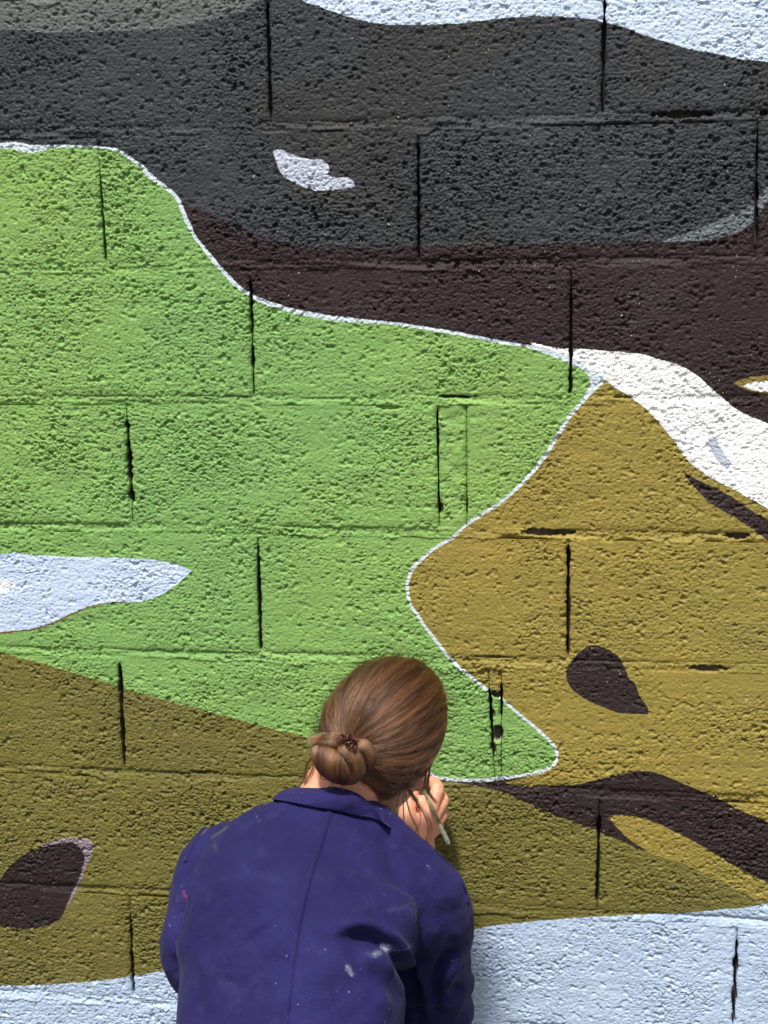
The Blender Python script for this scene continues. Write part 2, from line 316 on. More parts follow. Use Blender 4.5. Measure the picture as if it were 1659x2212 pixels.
def piece(name, x, z, h, parent, back=0.055):
    """one closed piece of the wall from a grid of front points"""
    nz, nx = x.shape; front = np.stack([x, -h, z], -1).reshape(-1, 3); idx = np.arange(nx*nz).reshape(nz, nx)
    Q = np.stack([idx[:-1,:-1], idx[:-1,1:], idx[1:,1:], idx[1:,:-1]], -1).reshape(-1, 4)
    loop = np.concatenate([idx[0,:-1], idx[:-1,-1], idx[-1,:0:-1], idx[:0:-1,0]]); n = len(loop); N = nx*nz
    rim = front[loop]; mid = rim.copy(); mid[:,1] = rim[:,1]+0.012; bk = rim.copy(); bk[:,1] = back
    a = np.arange(n); bb = np.roll(a, -1)
    Q = np.vstack([Q, np.stack([N+bb, N+a, N+n+a, N+n+bb], -1), np.stack([N+n+bb, N+n+a, N+2*n+a, N+2*n+bb], -1)])
    V = np.vstack([front, rim, mid, bk])
    me = mesh_np(name, V, Q)
    for nm, colr, P in POLY: attr(me, 'p_'+nm, poly_sdf(P, V[:,0], V[:,2]))
    deep = np.concatenate([np.clip(-h.ravel(), 0, 1), np.zeros(n), np.full(n, 0.012), np.full(n, back)])
    attr(me, 'deep', deep)
    return obj(name, me, parent, M_WALL)

wall = empty('block_wall', (0, 0, 0))
wall['label'] = 'rough concrete block wall painted with a large green, ochre and charcoal mural'
wall['category'] = 'wall'
FINE, COARSE = 0.0015, 0.006
for k in range(-1, 10):
    J = course_joints(k)
    for jl, jr in zip(J[:-1], J[1:]):
        zc = bedz(k, jl[0]); width = jr[0]-jl[0]
        seen = jl[0] < VX1 and jr[0] > VX0 and zc < VZ1 and zc+HC > VZ0
        if jr[0] < -3.1 or jl[0] > 3.1: continue
        st = FINE if seen else COARSE if abs(jl[0]) < 1.5 else 0.012
        nx, nz = max(4, int(width/st)), int(HC/st)
        u, v = np.meshgrid(np.linspace(0, 1, nx), np.linspace(0, 1, nz))
        xg = jl[0] + u*width
        zb, zt = bedz(k, xg), bedz(k-1, xg)-JT
        zb = zb + 0.0016*vnoise(xg*60, zb*0+k*7.3, 21) + 0.0008*vnoise(xg*260, zb*0+k, 22)
        z = zb + v*(zt-zb)
        xl = jx(jl, z) + jgap(jl, z, 0); xr = jx(jr, z) - jgap(jr, z, 3)
        x = xl + u*(xr-xl)
        db, dt_, dl, dr = z-zb, zt-z, x-xl, xr-x
        amp = 0.6 + 0.4*smooth(0.0, 0.022, np.minimum(db, dt_) + 0.006*vnoise(x*40, z*40, 6))
        h = rough(x, z)*amp*random.uniform(0.72, 1.15)
        h = h - 0.0040*np.exp(-np.minimum(dl, dr)/0.0028) - 0.0020*np.exp(-db/0.0022)
        h = h + random.uniform(-0.0012, 0.0012) + (u-0.5)*random.uniform(-0.0022, 0.0022) + (v-0.5)*random.uniform(-0.0015, 0.0025)
        if width < 0.08: h = h - 0.0022 + 0.004*fbm(x*60, z*60, 77, 2)
        h = h - pits(x, z)
        piece('concrete_block' if width > 0.08 else 'mortar_fill', x, z, h, wall)
for k in range(-1, 10):                                  # bed joints, smeared over the top of the course below
    for x0, x1 in ((-3.1, VX0-0.03), (VX0-0.03, VX1+0.03), (VX1+0.03, 3.1)):
        st = FINE if (x0 > -1.5 and x1 < 1.5 and VZ0-0.05 < BED[k][1] < VZ1+0.05) else COARSE
        nx, nz = int((x1-x0)/st), max(4, int(0.04/st))
        u, v = np.meshgrid(np.linspace(x0, x1, nx), np.linspace(0, 1, nz))
        top = bedz(k, u) + 0.003; z = top - v[::-1]*0.040; d = bedz(k, u) - z
        over = JT + 0.004 + 0.016*fbm(u*16, u*0+k*3.1, 51, 3)
        rec = 0.0030*np.clip(0.65 + 1.5*fbm(u*5, u*0+k*1.7, 53, 2), 0.15, 1.3)
        h = -rec*smooth(JT*1.3, 0.0, d) - 0.0004
        h = h + 0.0034*fbm(u*14 + z*20, z*130, 61, 3) + 0.0010*fbm(u*260, z*260, 63, 2) + 0.85*rough(u, z)
        h = h - 0.010*smooth(-0.004, 0.007, d-over) - pits(u, z)
        # stay out of the open upright joints below
        for j in course_joints(k+1):
            if u.min()-0.1 < j[0] < u.max()+0.1:
                h = h - 0.05*smooth(j[4]*0.5+0.0015, j[4]*0.5, np.abs(u-jx(j, z)))*smooth(j[1]+0.002, j[1]-0.004, z)
        h = np.maximum(h, -0.045)
        piece('mortar_bed', u, z, h, wall, back=0.06)
M_CORE, t_, b_ = new_mat('raw_core'); n_ = NB(t_)
t_.links.new(n_.mix(n_.noise(n_.pos(), 60, 3), srgb(62,56,50), srgb(92,84,75)), b_.inputs['Base Color']); b_.inputs['Roughness'].default_value = 0.9
def box(name, lo, hi, parent, mat):
    bm = bmesh.new(); bmesh.ops.create_cube(bm, size=1.0)
    for v in bm.verts: v.co = Vector([(lo[i]+hi[i])/2 + v.co[i]*(hi[i]-lo[i]) for i in range(3)])
    bmesh.ops.bevel(bm, geom=bm.edges[:], offset=0.004, segments=1, affect='EDGES')
    me = bpy.data.meshes.new(name); bm.to_mesh(me); bm.free(); return obj(name, me, parent, mat, False)
box('wall_core', (-3.15, 0.042, -0.1), (3.15, 0.20, BED[-2][1]-0.02), wall, M_CORE)

# ------------------------------------------------------------------ ground
M_GR, t_, b_ = new_mat('worn_asphalt'); n_ = NB(t_)
c_ = n_.mix(n_.noise(n_.pos(), 240, 3, 0.7), srgb(52,51,50), srgb(96,94,91)); c_ = n_.mix(n_.ramp(n_.noise(n_.pos(), 1.5, 4), 0.35, 0.7), c_, srgb(84,80,74))
t_.links.new(c_, b_.inputs['Base Color']); b_.inputs['Roughness'].default_value = 0.9
bp_ = n_.n('ShaderNodeBump'); bp_.inputs['Strength'].default_value = 0.6; bp_.inputs['Distance'].default_value = 0.004
t_.links.new(n_.noise(n_.pos(), 200, 3), bp_.inputs['Height']); t_.links.new(bp_.outputs[0], b_.inputs['Normal'])
me = bpy.data.meshes.new('ground'); me.from_pydata([(-400,-400,0),(400,-400,0),(400,400,0),(-400,400,0)], [], [(0,1,2,3)])
g = obj('ground', me, None, M_GR, False); g['kind'] = 'structure'; g['label'] = 'worn grey asphalt at the foot of the wall'
# ------------------------------------------------------------------ the painter kneeling at the wall
def ring_tube(P, A, B, ref, n=20, exp=2.0):
    """closed loft along points P with half axes A (towards ref) and B"""
    P = np.asarray(P, float); m = len(P); A = np.broadcast_to(A, m); B = np.broadcast_to(B, m)
    T = np.gradient(P, axis=0); T /= np.linalg.norm(T, axis=1)[:, None]
    V = []; F = []
    for i in range(m):
        X = np.array(ref, float); X = X - T[i]*(X@T[i]); X /= np.linalg.norm(X); Y = np.cross(T[i], X)
        for k in range(n):
            a = 2*math.pi*k/n; c, s_ = math.cos(a), math.sin(a)
            V.append(P[i] + A[i]*np.sign(c)*abs(c)**(2/exp)*X + B[i]*np.sign(s_)*abs(s_)**(2/exp)*Y)
    for i in range(m-1):
        for k in range(n): F.append((i*n+k, i*n+(k+1) % n, (i+1)*n+(k+1) % n, (i+1)*n+k))
    for i, sgn in ((0, -1), (m-1, 1)):
        V.append(P[i] + T[i]*sgn*min(A[i], B[i])*0.5); c = len(V)-1
        for k in range(n):
            q = (i*n+k, i*n+(k+1) % n, c); F.append(q if sgn > 0 else q[::-1])
    return V, F
def ball(c, r, R=np.eye(3), n=20, m=12):
    V = []; F = []; c = np.asarray(c, float); r = np.asarray(r, float)
    for i in range(1, m):
        t = math.pi*i/m
        for k in range(n):
            a = 2*math.pi*k/n; V.append(c + R@(r*np.array([math.sin(t)*math.cos(a), math.sin(t)*math.sin(a), math.cos(t)])))
    for i in range(m-2):
        for k in range(n): F.append((i*n+k, (i+1)*n+k, (i+1)*n+(k+1) % n, i*n+(k+1) % n))
    V += [c + R@(r*[0,0,1]), c + R@(r*[0,0,-1])]; a, b = len(V)-2, len(V)-1
    for k in range(n): F.append((a, k, (k+1) % n)); F.append((b, (m-2)*n+(k+1) % n, (m-2)*n+k))
    return V, F
def chain(P, R, n=14, sub=5):
    P = crsp(P, (len(P)-1)*sub+1); R = np.interp(np.linspace(0, len(R)-1, len(P)), np.arange(len(R)), R)
    T = P[-1]-P[0]; ref = np.cross(T, [0.3, 0.2, 0.9]); return ring_tube(P, R, R, ref, n)
def fuse(shapes, voxel, smooth_it=6, name='fused'):
    """union of closed shapes as one continuous skin"""
    V = []; F = []
    for v, f in shapes:
        o = len(V); V += [tuple(p) for p in v]; F += [tuple(i+o for i in q) for q in f]
    me = bpy.data.meshes.new(name); me.from_pydata(V, [], F)
    bm = bmesh.new(); bm.from_mesh(me)
    bmesh.ops.recalc_face_normals(bm, faces=bm.faces[:]); bm.to_mesh(me); bm.free()
    o = bpy.data.objects.new('tmp', me); COL.objects.link(o)
    md = o.modifiers.new('r', 'REMESH'); md.mode = 'VOXEL'; md.voxel_size = voxel
    dg = bpy.context.evaluated_depsgraph_get(); out = bpy.data.meshes.new_from_object(o.evaluated_get(dg))
    bpy.data.objects.remove(o); bpy.data.meshes.remove(me); out.name = name
    relax(out, smooth_it); return out
def co(me): a = np.empty(len(me.vertices)*3, np.float32); me.vertices.foreach_get('co', a); return a.reshape(-1, 3).astype(float)
def setco(me, V): me.vertices.foreach_set('co', V.astype(np.float32).ravel()); me.update()
def normals(me): a = np.empty(len(me.vertices)*3, np.float32); me.vertices.foreach_get('normal', a); return a.reshape(-1, 3).astype(float)
def relax(me, it, lam=0.5):
    e = np.empty(len(me.edges)*2, np.int32); me.edges.foreach_get('vertices', e); e = e.reshape(-1, 2)
    V = co(me); cnt = np.bincount(e.ravel(), minlength=len(V)).astype(float)[:, None]
    for _ in range(it):
        for l in (lam, -lam*0.9):
            s_ = np.stack([np.bincount(e[:,0], V[e[:,1], k], len(V)) + np.bincount(e[:,1], V[e[:,0], k], len(V)) for k in range(3)], 1)
            V = V + l*(s_/np.maximum(cnt, 1) - V)
    setco(me, V)
def n3(V, sc, s=0):                                     # cheap 3-D noise from three planes
    x, y, z = (V*sc).T
    return (vnoise(x + 0.37*z, y, s) + vnoise(y + 0.31*x, z, s+5) + vnoise(z + 0.29*y, x, s+9))/1.8

# head frame: columns right, forward, up
def head_frame(y, p, r):
    cy, sy = math.cos(-y), math.sin(-y); Rz = np.array([[cy,-sy,0],[sy,cy,0],[0,0,1]])
    cp, sp = math.cos(-p), math.sin(-p); Rx = np.array([[1,0,0],[0,cp,-sp],[0,sp,cp]])
    cr, sr = math.cos(r), math.sin(r); Ry = np.array([[cr,0,sr],[0,1,0],[-sr,0,cr]])
    return Rz@Rx@Ry
HC3 = np.array([-0.302, -0.337, 0.864]); RH = head_frame(0.29, 0.54, 0.30)
def hd(x, y, z): return HC3 + RH@np.array([x, y, z])

SH_L, SH_R = at(488, 1878, -0.43), at(906, 1948, -0.43)
EL_L, EL_R = at(434, 2085, -0.49), at(930, 2190, -0.30)
HN_L = np.array([-0.44, -0.24, 0.36]); WR_R = at(903, 1812, -0.125)
SPINE = [(-0.41,-0.66,0.40), (-0.400,-0.605,0.50), (-0.397,-0.545,0.595), (-0.393,-0.495,0.665), (-0.384,-0.458,0.712), (-0.368,-0.437,0.750), (-0.357,-0.424,0.774)]

# ---- coverall cloth
cloth = []
P = crsp(SPINE, 25); t = np.linspace(0, 6, 25)
A = np.interp(t, range(7), [0.160, 0.142, 0.147, 0.158, 0.145, 0.097, 0.061]); B = np.interp(t, range(7), [0.14, 0.122, 0.118, 0.110, 0.092, 0.068, 0.058])
cloth.append(ring_tube(P, A, B, (1, 0, -0.03), 36, 2.5))
cloth.append(chain([SH_L + [0.09,0.0,0.02], SH_L, (SH_L+EL_L)/2 + [-0.004,-0.005,0.0], EL_L, (EL_L+HN_L)/2 + [0,0,-0.01], HN_L + (EL_L-HN_L)*0.15], [0.056, 0.063, 0.058, 0.051, 0.046, 0.042], 20))
WC = WR_R + (EL_R-WR_R)*0.30
cloth.append(chain([SH_R + [-0.09,-0.005,0.052], SH_R, (SH_R+EL_R)/2 + [0.006,0.0,0.0], EL_R, (EL_R+WC)/2, WC], [0.056, 0.066, 0.062, 0.059, 0.050, 0.042], 20))
cloth.append(chain([at(735,1758,-0.430), at(800,1792,-0.427), at(860,1848,-0.425), at(905,1915,-0.43)], [0.037,0.038,0.040,0.05], 18))
hipL, hipR = np.array([-0.495,-0.655,0.37]), np.array([-0.325,-0.655,0.37])
for hp, kx in ((hipL, -0.53), (hipR, -0.29)):
    knee = np.array([kx, -0.43, 0.085]); ank = np.array([kx+0.02, -0.85, 0.06])
    cloth.append(chain([hp + [0,0,0.06], hp, (hp+knee)/2, knee], [0.10, 0.105, 0.088, 0.072], 20))
    cloth.append(chain([knee, (knee+ank)/2, ank], [0.070, 0.064, 0.052], 18))
cov = fuse(cloth, 0.005, 10, 'coverall')
def bvh_of(me):
    V = co(me); F = [tuple(p.vertices) for p in me.polygons]; return BVHTree.FromPolygons([Vector(v) for v in V], F)
BV = bvh_of(cov)
def hit(px, py, bv=None):
    d = Vector(ray(px, py)).normalized(); r = (bv or BV).ray_cast(Vector(CAM), d)
    if r[0] is None: return None, None
    return np.array(r[0]), np.array(r[1])
def path3(pts):
    out = []
    for q in spline(pts, 6):
        p, n = hit(*q)
        if p is not None: out.append(p)
    return np.array(out)
def curve_coords(V, N, C):
    """for every vertex: signed distance to a curve on the surface, position along it 0..1 and plain distance"""
    best = np.full(len(V), 9.0); sd = np.zeros(len(V)); tt = np.zeros(len(V)); n = len(C)-1
    lo, hi = C.min(0)-0.12, C.max(0)+0.12; idx = np.where(((V > lo) & (V < hi)).all(1))[0]
    v = V[idx]; nn = N[idx]; b = best[idx]; s_ = sd[idx]; t_ = tt[idx]
    for i in range(n):
        a, e = C[i], C[i+1]-C[i]; L = np.linalg.norm(e)+1e-9
        u = np.clip(((v-a)@e)/(L*L), 0, 1); r = v-a-u[:, None]*e; d = np.linalg.norm(r, axis=1)
        side = np.cross(e/L, nn); q = (r*side).sum(1); m = d < b
        b = np.where(m, d, b); s_ = np.where(m, np.sign(q)*d, s_); t_ = np.where(m, (i+u)/n, t_)
    best[idx] = b; sd[idx] = s_; tt[idx] = t_; return sd, tt, best
V0 = co(cov); N0 = normals(cov); disp = np.zeros(len(V0))
def fold(pts, amp, w, kind='ridge', taper=(0.15, 0.15), w2=None):
    global disp
    C = path3(pts)
    if len(C) < 3: return
    sd, tt, d = curve_coords(V0, N0, C)
    tp = smooth(0, max(taper[0], 1e-3), tt)*smooth(1, 1-max(taper[1], 1e-3), tt)
    tp = np.where(d < 8, tp, 0)
    if kind == 'ridge': f = np.exp(-(sd/w)**2)
    elif kind == 'tuck':                                 # cloth rolled over a sharp hollow on the positive side
        w = w*(1-0.55*tt)
        w2 = np.maximum(w*0.45, 0.006)
        f = np.where(sd > 0, -np.exp(-(np.maximum(sd-0.004, 0)/w)**2), -np.exp(-(sd/0.005)**2) + 0.55*np.exp(-((sd+w2)/w2)**2))
    disp += amp*f*tp*(1 if kind == 'ridge' else 1-0.3*tt)
# the deep tuck running from the middle of the back under the right arm, and the smaller creases
fold([(712,2040),(745,2021),(781,2015),(816,2024),(847,2042),(869,2068),(891,2103),(906,2145),(912,2200),(912,2260)], 0.022, 0.022, 'tuck', (0.25, 0.3))
fold([(770,2075),(800,2062),(835,2075),(862,2100)], 0.010, 0.016, taper=(0.3, 0.3))
fold([(740,2120),(790,2105),(840,2130),(870,2180)], -0.006, 0.016, taper=(0.3, 0.2))
fold([(983,2040),(962,2080),(945,2110),(940,2150),(950,2200)], -0.014, 0.010, taper=(0.2, 0.1))
fold([(1000,2075),(975,2100),(955,2140),(950,2190)], 0.008, 0.016, taper=(0.2, 0.1))
fold([(950,1990),(925,2030),(915,2070)], 0.006, 0.016, taper=(0.3, 0.3))
fold([(424,1865),(414,1930),(402,2005),(388,2075),(384,2120)], 0.013, 0.016, 'tuck', (0.3, 0.05))
fold([(448,1900),(432,1960),(408,2030),(384,2085)], 0.006, 0.013, taper=(0.3, 0.1))
fold([(500,2042),(545,2010),(600,1970)], 0.0035, 0.007, taper=(0.3, 0.35))
fold([(508,2052),(553,2020),(606,1980)], -0.003, 0.007, taper=(0.3, 0.35))
fold([(560,2110),(590,2080),(625,2050)], -0.003, 0.010, taper=(0.4, 0.4))
fold([(480,1960),(520,2060),(545,2180)], -0.003, 0.030, taper=(0.3, 0.3))
fold([(760,1850),(850,1880),(930,1930)], 0.003, 0.03, taper=(0.3, 0.3))
fold([(700,1960),(760,1990),(820,1985)], 0.004, 0.02, taper=(0.3, 0.3))
for cr in [(430,1990,470,1950,-.004,.006),(700,1800,640,1830,.002,.008),(540,1860,600,1900,-.002,.014),(650,2150,560,2190,.003,.012),(700,2110,740,2190,-.003,.012),(880,1900,950,1880,-.003,.010),(820,1850,880,1830,.003,.010),(780,1900,900,1960,-.004,.012),(560,1800,500,1840,-.003,.010),(450,1900,520,1930,.003,.010),(720,1880,700,1960,.003,.010),(660,2020,720,2060,-.003,.009),(440,2120,540,2150,-.004,.012),(470,2010,440,2090,-.004,.009),(850,1790,900,1850,.004,.009),(870,1850,940,1905,-.004,.008),(540,1900,480,1990,.003,.009),(600,2120,500,2200,-.004,.011),(930,1950,985,1935,.004,.009),(940,1985,1000,1968,-.004,.007),(960,2010,1000,2030,.004,.008),(800,2150,850,2190,.005,.012),(460,2150,420,2060,.003,.012),(430,1850,470,1880,.003,.012),(400,1960,372,2020,-.005,.008),(395,2040,365,2070,.004,.007),(960,2130,1005,2150,-.006,.008),(955,2165,1005,2185,.006,.009)]:
    fold([cr[:2], ((cr[0]+cr[2])/2+4, (cr[1]+cr[3])/2-6), cr[2:4]], cr[4], cr[5], taper=(0.35, 0.35))
disp += 0.0030*n3(V0, 14, 3) + 0.0024*n3(V0*np.array([1,1,0.6]), 34, 13) + 0.0009*n3(V0, 75, 23)
low = smooth(0.56, 0.48, V0[:, 2]); disp += low*0.006*n3(V0*np.array([1,1,2.5]), 16, 33)
setco(cov, V0 + N0*disp[:, None]); relax(cov, 2)
BV = bvh_of(cov)

# paint stains on the cloth, each a soft patch with a direction
V1 = co(cov); N1 = normals(cov)
def stain(spots):
    m = np.zeros(len(V1))
    for x0, y0, x1, y1, w, a in spots:
        C = path3([(x0, y0), ((x0+x1)/2, (y0+y1)/2), (x1, y1)])
        if len(C) < 2: continue
        _, _, d = curve_coords(V1, N1, C); m = np.maximum(m, a*np.exp(-(d/w)**2))
    return m
attr(cov, 'stain_white', stain([(838,1968,882,1958,0.010,0.42),(950,1953,972,1962,0.008,0.42),(826,2042,836,2050,0.007,1.0),(808,2064,822,2056,0.006,0.75),(750,2090,760,2104,0.006,0.75),(866,2052,892,2042,0.006,0.55),(800,2060,850,2050,0.014,0.45),(552,1758,560,1774,0.003,0.6),(924,1872,928,1876,0.004,0.7),(740,2070,770,2110,0.014,0.35)]))
attr(cov, 'stain_olive', stain([(436,1800,458,1776,0.008,0.9),(462,1806,486,1790,0.008,0.9),(462,1820,466,1836,0.006,0.7),(556,1752,575,1745,0.005,0.5)]))
attr(cov, 'stain_red', stain([(396,1926,402,1938,0.004,0.9)]))

M_CLOTH, t_, b_ = new_mat('blue_work_cotton'); n_ = NB(t_); pos_ = n_.pos()
c_ = n_.mix(n_.ramp(n_.noise(pos_, 9, 4, 0.6), 0.3, 0.7), srgb(32,28,76), srgb(40,36,90))
c_ = n_.mix(n_.ramp(n_.noise(pos_, 900, 1), 0.3, 0.7), n_.mix(1.0, c_, (0.80,0.80,0.82,1), 'MULTIPLY'), c_)
brk = n_.math('ADD', n_.noise(pos_, 300, 4, 0.7), n_.math('MULTIPLY', n_.noise(pos_, 700, 2), 0.35))
c_ = n_.mix(n_.math('MULTIPLY', n_.math('MULTIPLY', n_.ramp(n_.noise(pos_, 210, 1), 0.75, 0.785), n_.ramp(n_.noise(pos_, 9, 2), 0.5, 0.62)), 0.6), c_, srgb(170,172,196))
c_ = n_.mix(n_.math('MULTIPLY', n_.ramp(n_.noise(pos_, 26, 4, 0.7), 0.52, 0.75), 0.11), c_, srgb(92,88,132))
def stained(cur, a, col, gain):
    return n_.mix(n_.math('MULTIPLY', n_.ramp(n_.math('MULTIPLY', n_.attr(a), brk), 0.22, 0.95), gain), cur, col)
c_ = stained(c_, 'stain_white', srgb(205,212,232), 0.85); c_ = stained(c_, 'stain_olive', srgb(104,102,84), 0.75); c_ = stained(c_, 'stain_red', srgb(190,70,70), 0.8)
t_.links.new(c_, b_.inputs['Base Color']); b_.inputs['Roughness'].default_value = 0.85; b_.inputs['Specular IOR Level'].default_value = 0.2
b_.inputs['Sheen Weight'].default_value = 0.04; b_.inputs['Sheen Roughness'].default_value = 0.4
bp_ = n_.n('ShaderNodeBump'); bp_.inputs['Strength'].default_value = 0.6; bp_.inputs['Distance'].default_value = 0.0016
t_.links.new(n_.math('ADD', n_.noise(pos_, 420, 3, 0.7), n_.math('MULTIPLY', n_.noise(pos_, 110, 3), 1.6)), bp_.inputs['Height']); t_.links.new(bp_.outputs[0], b_.inputs['Normal'])

person = empty('person', (-0.41, -0.62, 0.0))
person['label'] = 'person in a blue coverall kneeling at the wall, hair in a bun, holding a brush'
person['category'] = 'person'
def part(name, me, mat, parent=None):
    o = obj(name, me, parent or person, mat); o.matrix_parent_inverse = (parent or person).matrix_world.inverted() if False else Matrix.Translation(-Vector((-0.41,-0.62,0.0)))
    return o
coverall = part('coverall', cov, M_CLOTH); coverall['label'] = 'blue cotton work coverall flecked with white and olive paint'
def sub(name, me, mat):                                 # a sub-part of the coverall (its parent sits at the world origin)
    return obj(name, me, coverall, mat)
def flap(name, line, width, lift=0.0027, side=-1):
    """felled seam: a strip of doubled cloth lying on the surface, open edge on the line"""
    P, Nn = [], []
    for q in spline(line, 8):
        p, n = hit(*q)
        if p is not None: P.append(p); Nn.append(n)
    P = np.array(P); Nn = np.array(Nn); 
    for _ in range(3): Nn[1:-1] = (Nn[:-2]+Nn[1:-1]+Nn[2:])/3
    Nn /= np.linalg.norm(Nn, axis=1)[:, None]
    T = np.gradient(P, axis=0); T /= np.linalg.norm(T, axis=1)[:, None]; X = np.cross(T, Nn)*side
    rows = []
    for s_, l in ((0.0, -0.003), (0.0, lift), (0.0012, lift*1.25), (width*0.5, lift*0.9), (width*0.86, lift*0.7), (width*0.9, lift*0.25), (width, lift*0.35), (width+0.002, -0.003)):
        row = []
        for p, n, x in zip(P, Nn, X):
            q = BV.find_nearest(Vector(p + x*s_)); row.append(np.array(q[0]) + n*l)
        rows.append(row)
    R = np.array(rows); m, k = R.shape[:2]; idx = np.arange(m*k).reshape(m, k)
    Q = np.stack([idx[:-1,:-1], idx[:-1,1:], idx[1:,1:], idx[1:,:-1]], -1).reshape(-1, 4)
    me = mesh_np(name, R.reshape(-1, 3), Q if side < 0 else Q[:, ::-1])
    for a in ('stain_white', 'stain_olive', 'stain_red'): attr(me, a, np.zeros(m*k))
    return sub(name, me, M_CLOTH)
flap('back_seam', [(707,1752),(684,1826),(662,1892),(646,1958),(635,2011),(624,2090),(616,2152),(610,2212),(600,2330)], 0.0085)
flap('armhole_seam', [(476,1766),(437,1797),(412,1838),(404,1862)], 0.006, side=1)
flap('armhole_seam', [(938,1840),(979,1883),(1003,1925),(1006,1950)], 0.006, side=-1)
# ---- collar
bot = [(594,1735),(640,1741),(684,1748),(728,1759),(772,1767),(807,1770),(836,1790)]
top = [(640,1700,-0.385),(684,1698,-0.43),(730,1702,-0.455),(774,1716,-0.455),(806,1743,-0.44),(828,1769,-0.415),(843,1793,-0.38)]
BT = []
for q in bot:
    p = None; q = list(q); q0 = q[1]
    while p is None or p[1] > -0.37:                     # walk down to the neckline of the cloth
        p, n = hit(*q); q[1] += 2
        if q[1] > q0+80: p, n = at(q[0], q0, -0.42), np.zeros(3); break
    BT.append(p + n*0.0065)
BT = np.array(BT); TP = np.array([at(*q) for q in top])
front_b = np.array([[-0.305,-0.335,0.705], [-0.345,-0.30,0.68], [-0.42,-0.315,0.69], [-0.455,-0.365,0.73]]); front_t = np.array([[-0.308,-0.338,0.728], [-0.348,-0.312,0.705], [-0.405,-0.322,0.72], [-0.43,-0.36,0.765]])
def loop3(A_, n): return crsp(np.vstack([A_, A_[:1]]), n+1)[:-1]
NB_ = 72; Bc, Tc = loop3(np.vstack([BT, front_b]), NB_), loop3(np.vstack([TP, front_t]), NB_)
cen = Tc.mean(0); out = Tc-cen; out /= np.linalg.norm(out, axis=1)[:, None]; up = np.array([0.05, 0.25, 0.95])
rows = [Tc - out*0.010 - up*0.045, Tc - out*0.007 - up*0.012, Tc - out*0.0035, Tc + up*0.0015, Tc + out*0.003 - up*0.002]
for f in (0.2, 0.45, 0.7, 0.92): rows.append(Tc*(1-f) + Bc*f + out*(0.006*math.sin(math.pi*f)+0.0015) + out*0.0012*vnoise(np.arange(NB_)*0.35, np.full(NB_, f*3.0), 3)[:, None])
rows += [Bc + out*0.0012, Bc - up*0.0012, Bc - out*0.004 + up*0.001, Bc - out*0.012 + up*0.012]
R = np.array(rows); m, k = R.shape[:2]; idx = np.arange(m*k).reshape(m, k); nx_ = np.roll(idx, -1, 1)
Q = np.stack([idx[:-1], idx[1:], nx_[1:], nx_[:-1]], -1).reshape(-1, 4)
me = mesh_np('collar', R.reshape(-1, 3), Q)
for a in ('stain_white', 'stain_olive', 'stain_red'): attr(me, a, np.zeros(m*k))
o = sub('collar', me, M_CLOTH); md = o.modifiers.new('s', 'SUBSURF'); md.levels = md.render_levels = 2

# ---- skin: head with face, neck, trunk, arms and hands as one surface
def w3(a): return np.array(a, float)
sk = [ball(HC3, (0.070, 0.090, 0.098), RH, 28, 18), ball(hd(0,0.035,-0.05), (0.056,0.056,0.062), RH), ball(hd(0,0.062,-0.092), (0.030,0.028,0.024), RH),
      ball(hd(0,0.085,0.0), (0.045,0.014,0.012), RH), chain([hd(0,0.086,0.005), hd(0,0.098,-0.018), hd(0,0.112,-0.038), hd(0,0.095,-0.048)], [0.007,0.009,0.012,0.012], 12),
      ball(hd(0,0.092,-0.066), (0.023,0.011,0.006), RH), ball(hd(0,0.090,-0.076), (0.020,0.011,0.006), RH), ball(hd(0.042,0.066,-0.035), (0.02,0.016,0.016), RH), ball(hd(-0.042,0.066,-0.035), (0.02,0.016,0.016), RH)]
for s_ in (1, -1):                                      # ears: helix, bowl and lobe
    sk.append(chain([hd(s_*0.066,0.014,-0.016), hd(s_*0.074,0.008,0.004), hd(s_*0.081,-0.010,0.004), hd(s_*0.082,-0.018,-0.018), hd(s_*0.075,-0.006,-0.042), hd(s_*0.068,0.008,-0.046)], [0.0045,0.0045,0.005,0.0048,0.006,0.0055], 10, 4))
    sk.append(ball(hd(s_*0.071,-0.004,-0.016), (0.006,0.015,0.021), RH))
sk.append(chain([w3((-0.372,-0.43,0.75)), w3((-0.358,-0.405,0.80)), hd(0,-0.030,-0.075), hd(0,-0.01,-0.03)], [0.060,0.053,0.050,0.05], 22))
sk.append(ring_tube(crsp(SPINE, 14), np.interp(np.linspace(0,6,14), range(7), [0.13,0.105,0.10,0.105,0.10,0.065,0.045]), np.interp(np.linspace(0,6,14), range(7), [0.10,0.08,0.072,0.068,0.06,0.045,0.04]), (1,0,0), 24))
sk.append(chain([SH_L + [0.08,0,0.0], SH_L + [0.01,0,-0.01], EL_L, HN_L], [0.036,0.034,0.030,0.022], 14))
sk.append(chain([SH_R + [-0.08,0,0.0], SH_R + [-0.01,0,-0.01], EL_R, WC, WR_R], [0.028,0.026,0.028,0.028,0.0255], 16))
for hp, kx in ((hipL, -0.53), (hipR, -0.29)):
    sk.append(chain([hp + [0,0,0.04], hp, np.array([kx,-0.43,0.085]), np.array([kx+0.02,-0.85,0.06])], [0.075,0.07,0.045,0.03], 14))
    sk.append(chain([np.array([kx+0.02,-0.83,0.06]), np.array([kx+0.025,-0.93,0.04])], [0.032,0.028], 12))
